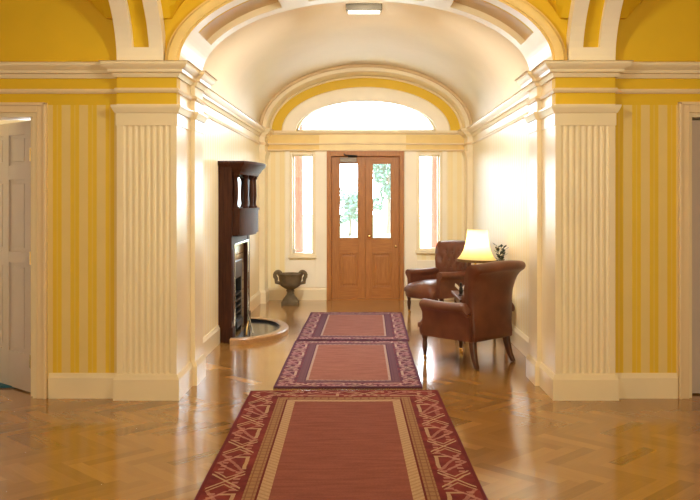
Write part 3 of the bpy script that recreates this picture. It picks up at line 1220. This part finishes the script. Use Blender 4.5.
def make_chair(name, label, loc, rz):
    r = empty(name, loc, rz)
    tag(r, label, 'armchair', 'leather armchairs by the right wall')
    L_ = M['leather']
    # seat cushion
    bm = bmesh.new()
    nu, nv = 16, 16
    top, bot = [], []
    for i in range(nu + 1):
        u = -1 + 2 * i / nu
        rt, rb = [], []
        for j in range(nv + 1):
            v = -1 + 2 * j / nv
            e = (1 - abs(u) ** 5) * (1 - abs(v) ** 5)
            x = u * .262
            y = .07 + v * .325 + (.045 * (1 - u * u) if v > .9 else .045 * (1 - u * u) * max(0, v) ** 2)
            rt.append(bm.verts.new((x, y, .345 + .085 * e ** .5 + .02 * (1 - u * u) * (1 - v * v))))
            rb.append(bm.verts.new((x, y, .30)))
        top.append(rt); bot.append(rb)
    for i in range(nu):
        for j in range(nv):
            bm.faces.new((top[i][j], top[i + 1][j], top[i + 1][j + 1], top[i][j + 1]))
            bm.faces.new((bot[i][j], bot[i][j + 1], bot[i + 1][j + 1], bot[i + 1][j]))
    for i in range(nu):
        bm.faces.new((top[i][0], bot[i][0], bot[i + 1][0], top[i + 1][0]))
        bm.faces.new((top[i][nv], top[i + 1][nv], bot[i + 1][nv], bot[i][nv]))
    for j in range(nv):
        bm.faces.new((top[0][j], top[0][j + 1], bot[0][j + 1], bot[0][j]))
        bm.faces.new((top[nu][j], bot[nu][j], bot[nu][j + 1], top[nu][j + 1]))
    obj('seat', bm, L_, r, smooth=True, angle=75)
    # front rail, bowed
    bm = bmesh.new()
    rows = []
    for i in range(17):
        u = -1 + 2 * i / 16
        x = u * .27
        y = .345 + .065 * (1 - u ** 4)
        rows.append([bm.verts.new((x, yy, zz)) for yy, zz in ((y - .05, .235), (y - .01, .228), (y + .012, .24), (y + .022, .27), (y + .02, .31), (y + .005, .338), (y - .05, .345))])
    for a, b in zip(rows, rows[1:]):
        for k in range(6):
            bm.faces.new((a[k], a[k + 1], b[k + 1], b[k]))
        bm.faces.new((a[6], a[0], b[0], b[6]))
    bm.faces.new(rows[0]); bm.faces.new(rows[-1])
    bx(bm, -.265, .265, -.25, .30, .235, .30)
    obj('seat_rail', bm, L_, r, smooth=True, angle=60)
    # arms: padded side panel with a rolled top that flares outward
    for sg in (-1, 1):
        bm = bmesh.new()
        rows = []
        for j in range(13):
            v = j / 12
            y = -.27 + .56 * v
            w = .045 + .008 * math.sin(PI * v)
            tz = .588 - .012 * math.sin(PI * v) - (.05 if v == 0 else 0)
            c = .285
            sec = [(c - .030, .24), (c - .034, .36), (c - .036, .47), (c - .03, .515)]
            for k in range(9):
                an = PI * (1.0 - k / 8 * 1.25)
                sec.append((c + .022 + (w + .012) * math.cos(an), tz - .048 + .046 * math.sin(an)))
            sec += [(c + .034, .46), (c + .032, .36), (c + .026, .24)]
            sq = 1.0 if 0 < j < 12 else .93
            rows.append([bm.verts.new((sg * (c + (x - c) * sq), y, .24 + (z - .24) * (1 if 0 < j < 12 else .985))) for x, z in sec])
        k = len(rows[0])
        for a, b in zip(rows, rows[1:]):
            for i in range(k):
                bm.faces.new((a[i], a[(i + 1) % k], b[(i + 1) % k], b[i]))
        bm.faces.new(rows[0]); bm.faces.new(rows[-1])
        obj('arm', bm, L_, r, smooth=True, angle=65)
    # back: raked, widening upward, scrolled over at the top; buttoned inside
    loop = [(-.205, .30), (-.215, .40), (-.225, .50), (-.24, .60), (-.255, .69), (-.275, .77), (-.30, .835), (-.335, .885), (-.375, .915), (-.415, .920), (-.445, .905), (-.458, .875), (-.445, .845), (-.415, .825), (-.385, .79), (-.36, .73), (-.34, .65), (-.325, .55), (-.315, .45), (-.305, .35), (-.30, .24), (-.22, .235)]
    # refine the loop
    fine = []
    m_ = len(loop)
    for i in range(m_):
        p0, p1, p2, p3 = (Vector(loop[(i + q) % m_]) for q in (-1, 0, 1, 2))
        for s in (0, .5):
            fine.append(.5 * ((2 * p1) + (p2 - p0) * s + (2 * p0 - 5 * p1 + 4 * p2 - p3) * s * s + (3 * p1 - p0 - 3 * p2 + p3) * s ** 3))
    btn = []
    for row in range(4):
        z = .48 + .10 * row
        for q in range(-2, 3):
            u = (q + (.5 if row % 2 else 0)) * .36
            if abs(u) < .85: btn.append((u, z))
    bm = bmesh.new()
    rows = []
    NU = 36
    for i in range(NU + 1):
        u = -1 + 2 * i / NU
        ring = []
        end = .80 if i in (0, NU) else 1
        for k, p in enumerate(fine):
            y, z = p
            hw_ = .285 + .075 * max(0, min(1, (z - .42) / .5)) ** 1.4
            front = k < 18
            dy = .055 * abs(u) ** 3.5 * max(0, min(1, (z - .3) / .35))
            if front:
                for bu, bz in btn:
                    dd = ((u - bu) * hw_) ** 2 + (z - bz) ** 2
                    dy -= .028 * math.exp(-dd / .0011)
                # diamond creases
                for s_ in (1, -1):
                    ph = (u / .36 + s_ * (z - .48) / .20)
                    cr = abs(ph - round(ph))
                    if z < .80: dy -= .010 * math.exp(-(cr / .07) ** 2)
            zt = z + .035 * max(0, (z - .5) / .42) - .025 * u * u * max(0, (z - .75) / .17)
            yy = -.28 + (y + .28) * end + dy
            ring.append(bm.verts.new((u * hw_ * (1 if end == 1 else .992), yy, zt)))
        rows.append(ring)
    k = len(fine)
    for a, b in zip(rows, rows[1:]):
        for i in range(k):
            bm.faces.new((a[i], a[(i + 1) % k], b[(i + 1) % k], b[i]))
    bm.faces.new(rows[0]); bm.faces.new(rows[-1])
    bk = obj('backrest', bm, L_, r, smooth=True, angle=65)
    for bu, bz in btn:
        hw_ = .285 + .075 * max(0, (bz - .42) / .5) ** 1.4
        yb = -.225 - (bz - .50) * .16 + .055 * abs(bu) ** 3.5 - .022
        bm = lathe(bmesh.new(), [(0, -.006), (.009, -.003), (.011, .002), (.007, .007), (0, .009)], seg=10, cap=False)
        bmesh.ops.rotate(bm, verts=bm.verts[:], cent=(0, 0, 0), matrix=Matrix.Rotation(R(-90), 3, 'X'))
        bmesh.ops.translate(bm, verts=bm.verts[:], vec=(bu * hw_, yb, bz + .035 * max(0, (bz - .5) / .42)))
        obj('button', bm, M['button'], bk, smooth=True)
    # legs
    for sg in (-1, 1):
        px, py = sg * .262, .305
        bm = lathe(bmesh.new(), [(.030, .25), (.030, .215), (.022, .205), (.026, .195), (.019, .185), (.024, .165), (.026, .145), (.020, .09), (.015, .065), (.020, .058), (.014, .05)], px, py, 16)
        lg = obj('leg', bm, M['leg_wood'], r, smooth=True)
        bm = lathe(bmesh.new(), [(.015, .052), (.018, .045), (.016, .034), (.008, .032)], px, py, 14)
        t_ = lathe(bmesh.new(), [(.006, -.009), (.019, -.008), (.020, 0), (.019, .008), (.006, .009)], seg=16)
        merge(bm, t_, Matrix.Translation((px, py - .006, .02)) @ Matrix.Rotation(R(90), 4, 'Y'))
        obj('castor', bm, M['brass'], lg, smooth=True)
        bm = bmesh.new()
        pts = [((sg * .245), -.25, .25), (sg * .25, -.262, .17), (sg * .258, -.285, .08), (sg * .268, -.32, .003)]
        rr = [.027, .025, .021, .018]
        rows = []
        for (x, y, z), w in zip(pts, rr):
            rows.append([bm.verts.new((x + a * w, y + b * w, z)) for a, b in ((-1, -1), (1, -1), (1, 1), (-1, 1))])
        for a, b in zip(rows, rows[1:]):
            for i in range(4):
                bm.faces.new((a[i], a[(i + 1) % 4], b[(i + 1) % 4], b[i]))
        bm.faces.new(rows[0]); bm.faces.new(rows[-1])
        bmesh.ops.bevel(bm, geom=bm.edges[:], offset=.003, segments=1, affect='EDGES')
        obj('leg', bm, M['leg_wood'], r)
    return r


make_chair('armchair', 'nearer brown leather armchair, its scrolled back turned to the viewer', (.952, 7.93, 0), R(44))
make_chair('armchair', 'farther brown leather armchair with buttoned back, facing left by the entrance', (.972, 11.22, 0), R(128))

# ------------------------------------------------------------------ side table with lamp, vase and ornament
tb = empty('side_table', (1.235, 9.2, 0))
tag(tb, 'low dark side table between the two leather armchairs', 'table')
bm = box(-.27, .27, -.45, .45, .445, .472, bev=.006)
obj('tabletop', bm, M['leg_wood'], tb)
obj('apron', box(-.235, .235, -.415, .415, .375, .445, bev=.003), M['leg_wood'], tb)
for sx in (-1, 1):
    for sy in (-1, 1):
        bm = lathe(bmesh.new(), [(.012, 0), (.016, .012), (.012, .03), (.017, .10), (.021, .25), (.018, .32), (.024, .34), (.024, .40)], sx * .215, sy * .395, 14)
        obj('leg', bm, M['leg_wood'], tb, smooth=True)

lp = empty('table_lamp', (1.165, 9.05, .472))
tag(lp, 'lit table lamp with a bell-shaped yellow shade on the side table', 'lamp')
bm = lathe(bmesh.new(), [(.075, 0), (.078, .012), (.06, .025), (.03, .035), (.022, .06), (.045, .10), (.055, .15), (.045, .20), (.022, .25), (.016, .29), (.02, .30), (.012, .31), (.012, .42)], seg=24)
obj('lamp_base', bm, M['brass'], lp, smooth=True)
NS = 8
prof = [(.208, .395), (.172, .44), (.146, .49), (.127, .55), (.115, .62), (.108, .705)]
fac = lambda a: 1.0
bm = lathe(bmesh.new(), prof, seg=32, cap=False, fac=lambda a: 1 - .025 * abs(math.sin(4 * a)))
sh = obj('lamp_shade', bm, M['shade'], lp, smooth=True)
bm = bmesh.new()
for r_, z0, z1 in ((.209, .370, .398),):
    lathe(bm, [(r_, z0), (r_ + .004, z0), (r_ + .004, z1), (r_, z1), (r_, z0)], seg=32, cap=False)
obj('shade_trim', bm, plain('shade_braid', (.16, .09, .03), .7), sh, smooth=True)
obj('bulb', lathe(bmesh.new(), [(.012, .42), (.018, .45), (.032, .49), (.030, .53), (.0, .55)], seg=14), emit('lit_bulb', (1, .8, .5), 3), lp, smooth=True)
l = light('table_lamp_glow', 'POINT', (0, 0, .58), (0, 0, 0), 7.5, (1, .72, .36), .03)
l.parent = lp
sh.rotation_euler = (0, R(2), 0)

vs = empty('flower_vase', (1.462, 9.22, .472))
tag(vs, 'small vase of dark leafy sprigs on the side table, behind the lamp', 'vase')
obj('vase', lathe(bmesh.new(), [(.03, 0), (.045, .03), (.05, .08), (.03, .14), (.02, .17), (.026, .19), (.018, .185), (.0, .15)], seg=18), M['porcelain'], vs, smooth=True)
for q in range(5):
    bm = bmesh.new()
    ang = q * 1.3
    tip = Vector((.05 * math.cos(ang), .05 * math.sin(ang), .50 + .02 * (q % 3)))
    tube(bm, [(0, 0, .16), (tip.x * .3, tip.y * .3, .34), tip], [.004, .003, .002], 6)
    for k in range(7):
        f_ = .55 + .07 * k
        p = Vector((tip.x * f_ * f_, tip.y * f_ * f_, .16 + (tip.z - .16) * f_))
        a2 = ang + k * 2.1
        dv = Vector((math.cos(a2), math.sin(a2), .7)).normalized() * .065
        sd = dv.cross(Vector((0, 0, 1))).normalized() * .02
        v = [bm.verts.new(x) for x in (p, p + dv * .5 + sd, p + dv, p + dv * .5 - sd)]
        bm.faces.new(v)
    obj('sprig', bm, M['darkleaf'], vs, recalc=False)

og = empty('ornament', (1.02, 9.14, .472))
tag(og, 'small black and white ornament near the left edge of the side table', 'ornament')
obj('figure_body', lathe(bmesh.new(), [(.026, 0), (.028, .01), (.016, .02), (.024, .05), (.02, .08), (.008, .10), (.015, .115), (.012, .135), (0, .142)], seg=16), M['black'], og, smooth=True)
bm = bmesh.new()
for sg in (-1, 1):
    rows = []
    for k in range(6):
        f_ = k / 5
        rows.append([bm.verts.new(p) for p in ((sg * (.012 + .055 * f_), -.006 - .02 * f_, .05 + .055 * f_ + .0), (sg * (.012 + .055 * f_), .006 - .02 * f_, .05 + .055 * f_), (sg * (.012 + .05 * f_), 0.004 - .02 * f_, .085 + .07 * f_ - .02 * f_ * f_), (sg * (.012 + .05 * f_), -.004 - .02 * f_, .085 + .07 * f_ - .02 * f_ * f_))])
    for a, b in zip(rows, rows[1:]):
        for i in range(4):
            bm.faces.new((a[i], a[(i + 1) % 4], b[(i + 1) % 4], b[i]))
    bm.faces.new(rows[0]); bm.faces.new(rows[-1])
obj('wing', bm, M['porcelain'], og)

# ------------------------------------------------------------------ stone urn
ur = empty('stone_urn', (-1.09, 12.24, 0))
tag(ur, 'weathered stone urn with two scroll handles on the floor below the left side light', 'urn')
bm = box(-.12, .12, -.12, .12, 0, .045, bev=.006)
lathe(bm, [(.115, .045), (.11, .07), (.085, .10), (.055, .14), (.045, .175), (.055, .185), (.06, .20), (.045, .215)], seg=28)
obj('pedestal', bm, M['stone'], ur, smooth=True, angle=50)
bm = lathe(bmesh.new(), [(.05, .212), (.09, .235), (.135, .265), (.155, .30), (.15, .33), (.16, .345), (.165, .40), (.185, .425), (.19, .44), (.175, .445), (.155, .43), (.13, .36), (.06, .30), (0, .29)], seg=36, cap=False, fac=lambda a: 1 + .02 * math.cos(14 * a))
obj('bowl', bm, M['stone'], ur, smooth=True, angle=50)
for sg in (-1, 1):
    pts = []
    for k in range(15):
        an = R(-110 + k * 27)
        rr = .074 - .0040 * k
        pts.append((sg * (.165 + rr * math.cos(an)), 0, .425 + rr * 1.0 * math.sin(an)))
    pts = [(sg * .135, 0, .30)] + [(sg * .20, 0, .315)] + pts[2:]
    bm = tube(bmesh.new(), pts, [.024, .028] + [.030 - .0008 * k for k in range(len(pts) - 2)], 10)
    obj('handle', bm, M['stone'], ur, smooth=True)

# ------------------------------------------------------------------ outside
struct(obj('ground', box(-30, 30, HB + .3, 90, -.14, -.10), M['gravel']), 'pale gravel drive outside')
struct(obj('porch_roof', box(-4.5, 4.5, HB + .26, 15.6, 3.42, 3.6), M['whiteflat']), 'flat porch roof outside the entrance')
o = obj('ground', box(-30, 30, 27, 89, -.10, -.06), M['grass'])
struct(o, 'lawn beyond the drive')
struct(obj('ground', box(-2.2, 2.2, HB + .25, 15.3, -.12, -.02), M['gravel']), 'porch floor')
for sg, lb in ((-1, 'terracotta porch column outside the left side light'), (1, 'terracotta porch column outside the right side light')):
    e = empty('porch_column', (-1.20 if sg < 0 else 1.24, 14.6, -.02))
    tag(e, lb, 'column')
    obj('shaft', lathe(bmesh.new(), [(.125, .12), (.125, .6), (.12, 1.6), (.108, 3.0)], seg=28), M['terracotta'], e, smooth=True)
    bm = box(-.16, .16, -.16, .16, 0, .07)
    lathe(bm, [(.15, .07), (.155, .09), (.14, .11), (.125, .125)], seg=28)
    obj('plinth', bm, M['whiteflat'], e)
    bm = lathe(bmesh.new(), [(.11, 3.0), (.14, 3.05), (.15, 3.08)], seg=28)
    bx(bm, -.17, .17, -.17, .17, 3.08, 3.14)
    obj('capital', bm, M['whiteflat'], e)


def tree(x, y, h, w, trunk, n_, label, cat='tree'):
    e = empty('garden_tree' if cat == 'tree' else 'garden_shrub', (x, y, -.06))
    tag(e, label, cat)
    rnd = random.Random(int(x * 100 + y))
    bm = tube(bmesh.new(), [(0, 0, 0), (.05, 0, trunk), (0, .05, h * .7)], [.03 * h, .022 * h, .008 * h], 10)
    obj('trunk', bm, M['bark'], e, smooth=True)
    bm = bmesh.new()
    cl_ = [(Vector((rnd.uniform(-1, 1) * w * .38, rnd.uniform(-1, 1) * w * .38, trunk + (h - trunk) * rnd.uniform(.15, .85))), rnd.uniform(.18, .32) * w) for _ in range(14)]
    for _ in range(n_):
        c, rr = rnd.choice(cl_)
        v = Vector((rnd.gauss(0, 1), rnd.gauss(0, 1), rnd.gauss(0, 1))).normalized() * rr * rnd.uniform(.55, 1)
        p = c + v
        a = Vector((rnd.gauss(0, 1), rnd.gauss(0, 1), rnd.gauss(0, .6))).normalized()
        b = a.cross(Vector((rnd.gauss(0, 1), rnd.gauss(0, 1), rnd.gauss(0, 1)))).normalized()
        s = .075 * w * rnd.uniform(.6, 1.1)
        if p.z < .02: continue
        bm.faces.new([bm.verts.new(q) for q in (p - a * s, p + b * s * .5, p + a * s, p - b * s * .5)])
    obj('foliage', bm, M['leaf'], e, recalc=False)
    return e


tree(1.05, 40, 4.6, 1.7, .6, 2600, 'tall blue-green tree in the garden behind the right door pane')
tree(-.72, 37, 2.3, 1.25, .3, 1800, 'rounded green shrub in the garden behind the left door pane', 'shrub')
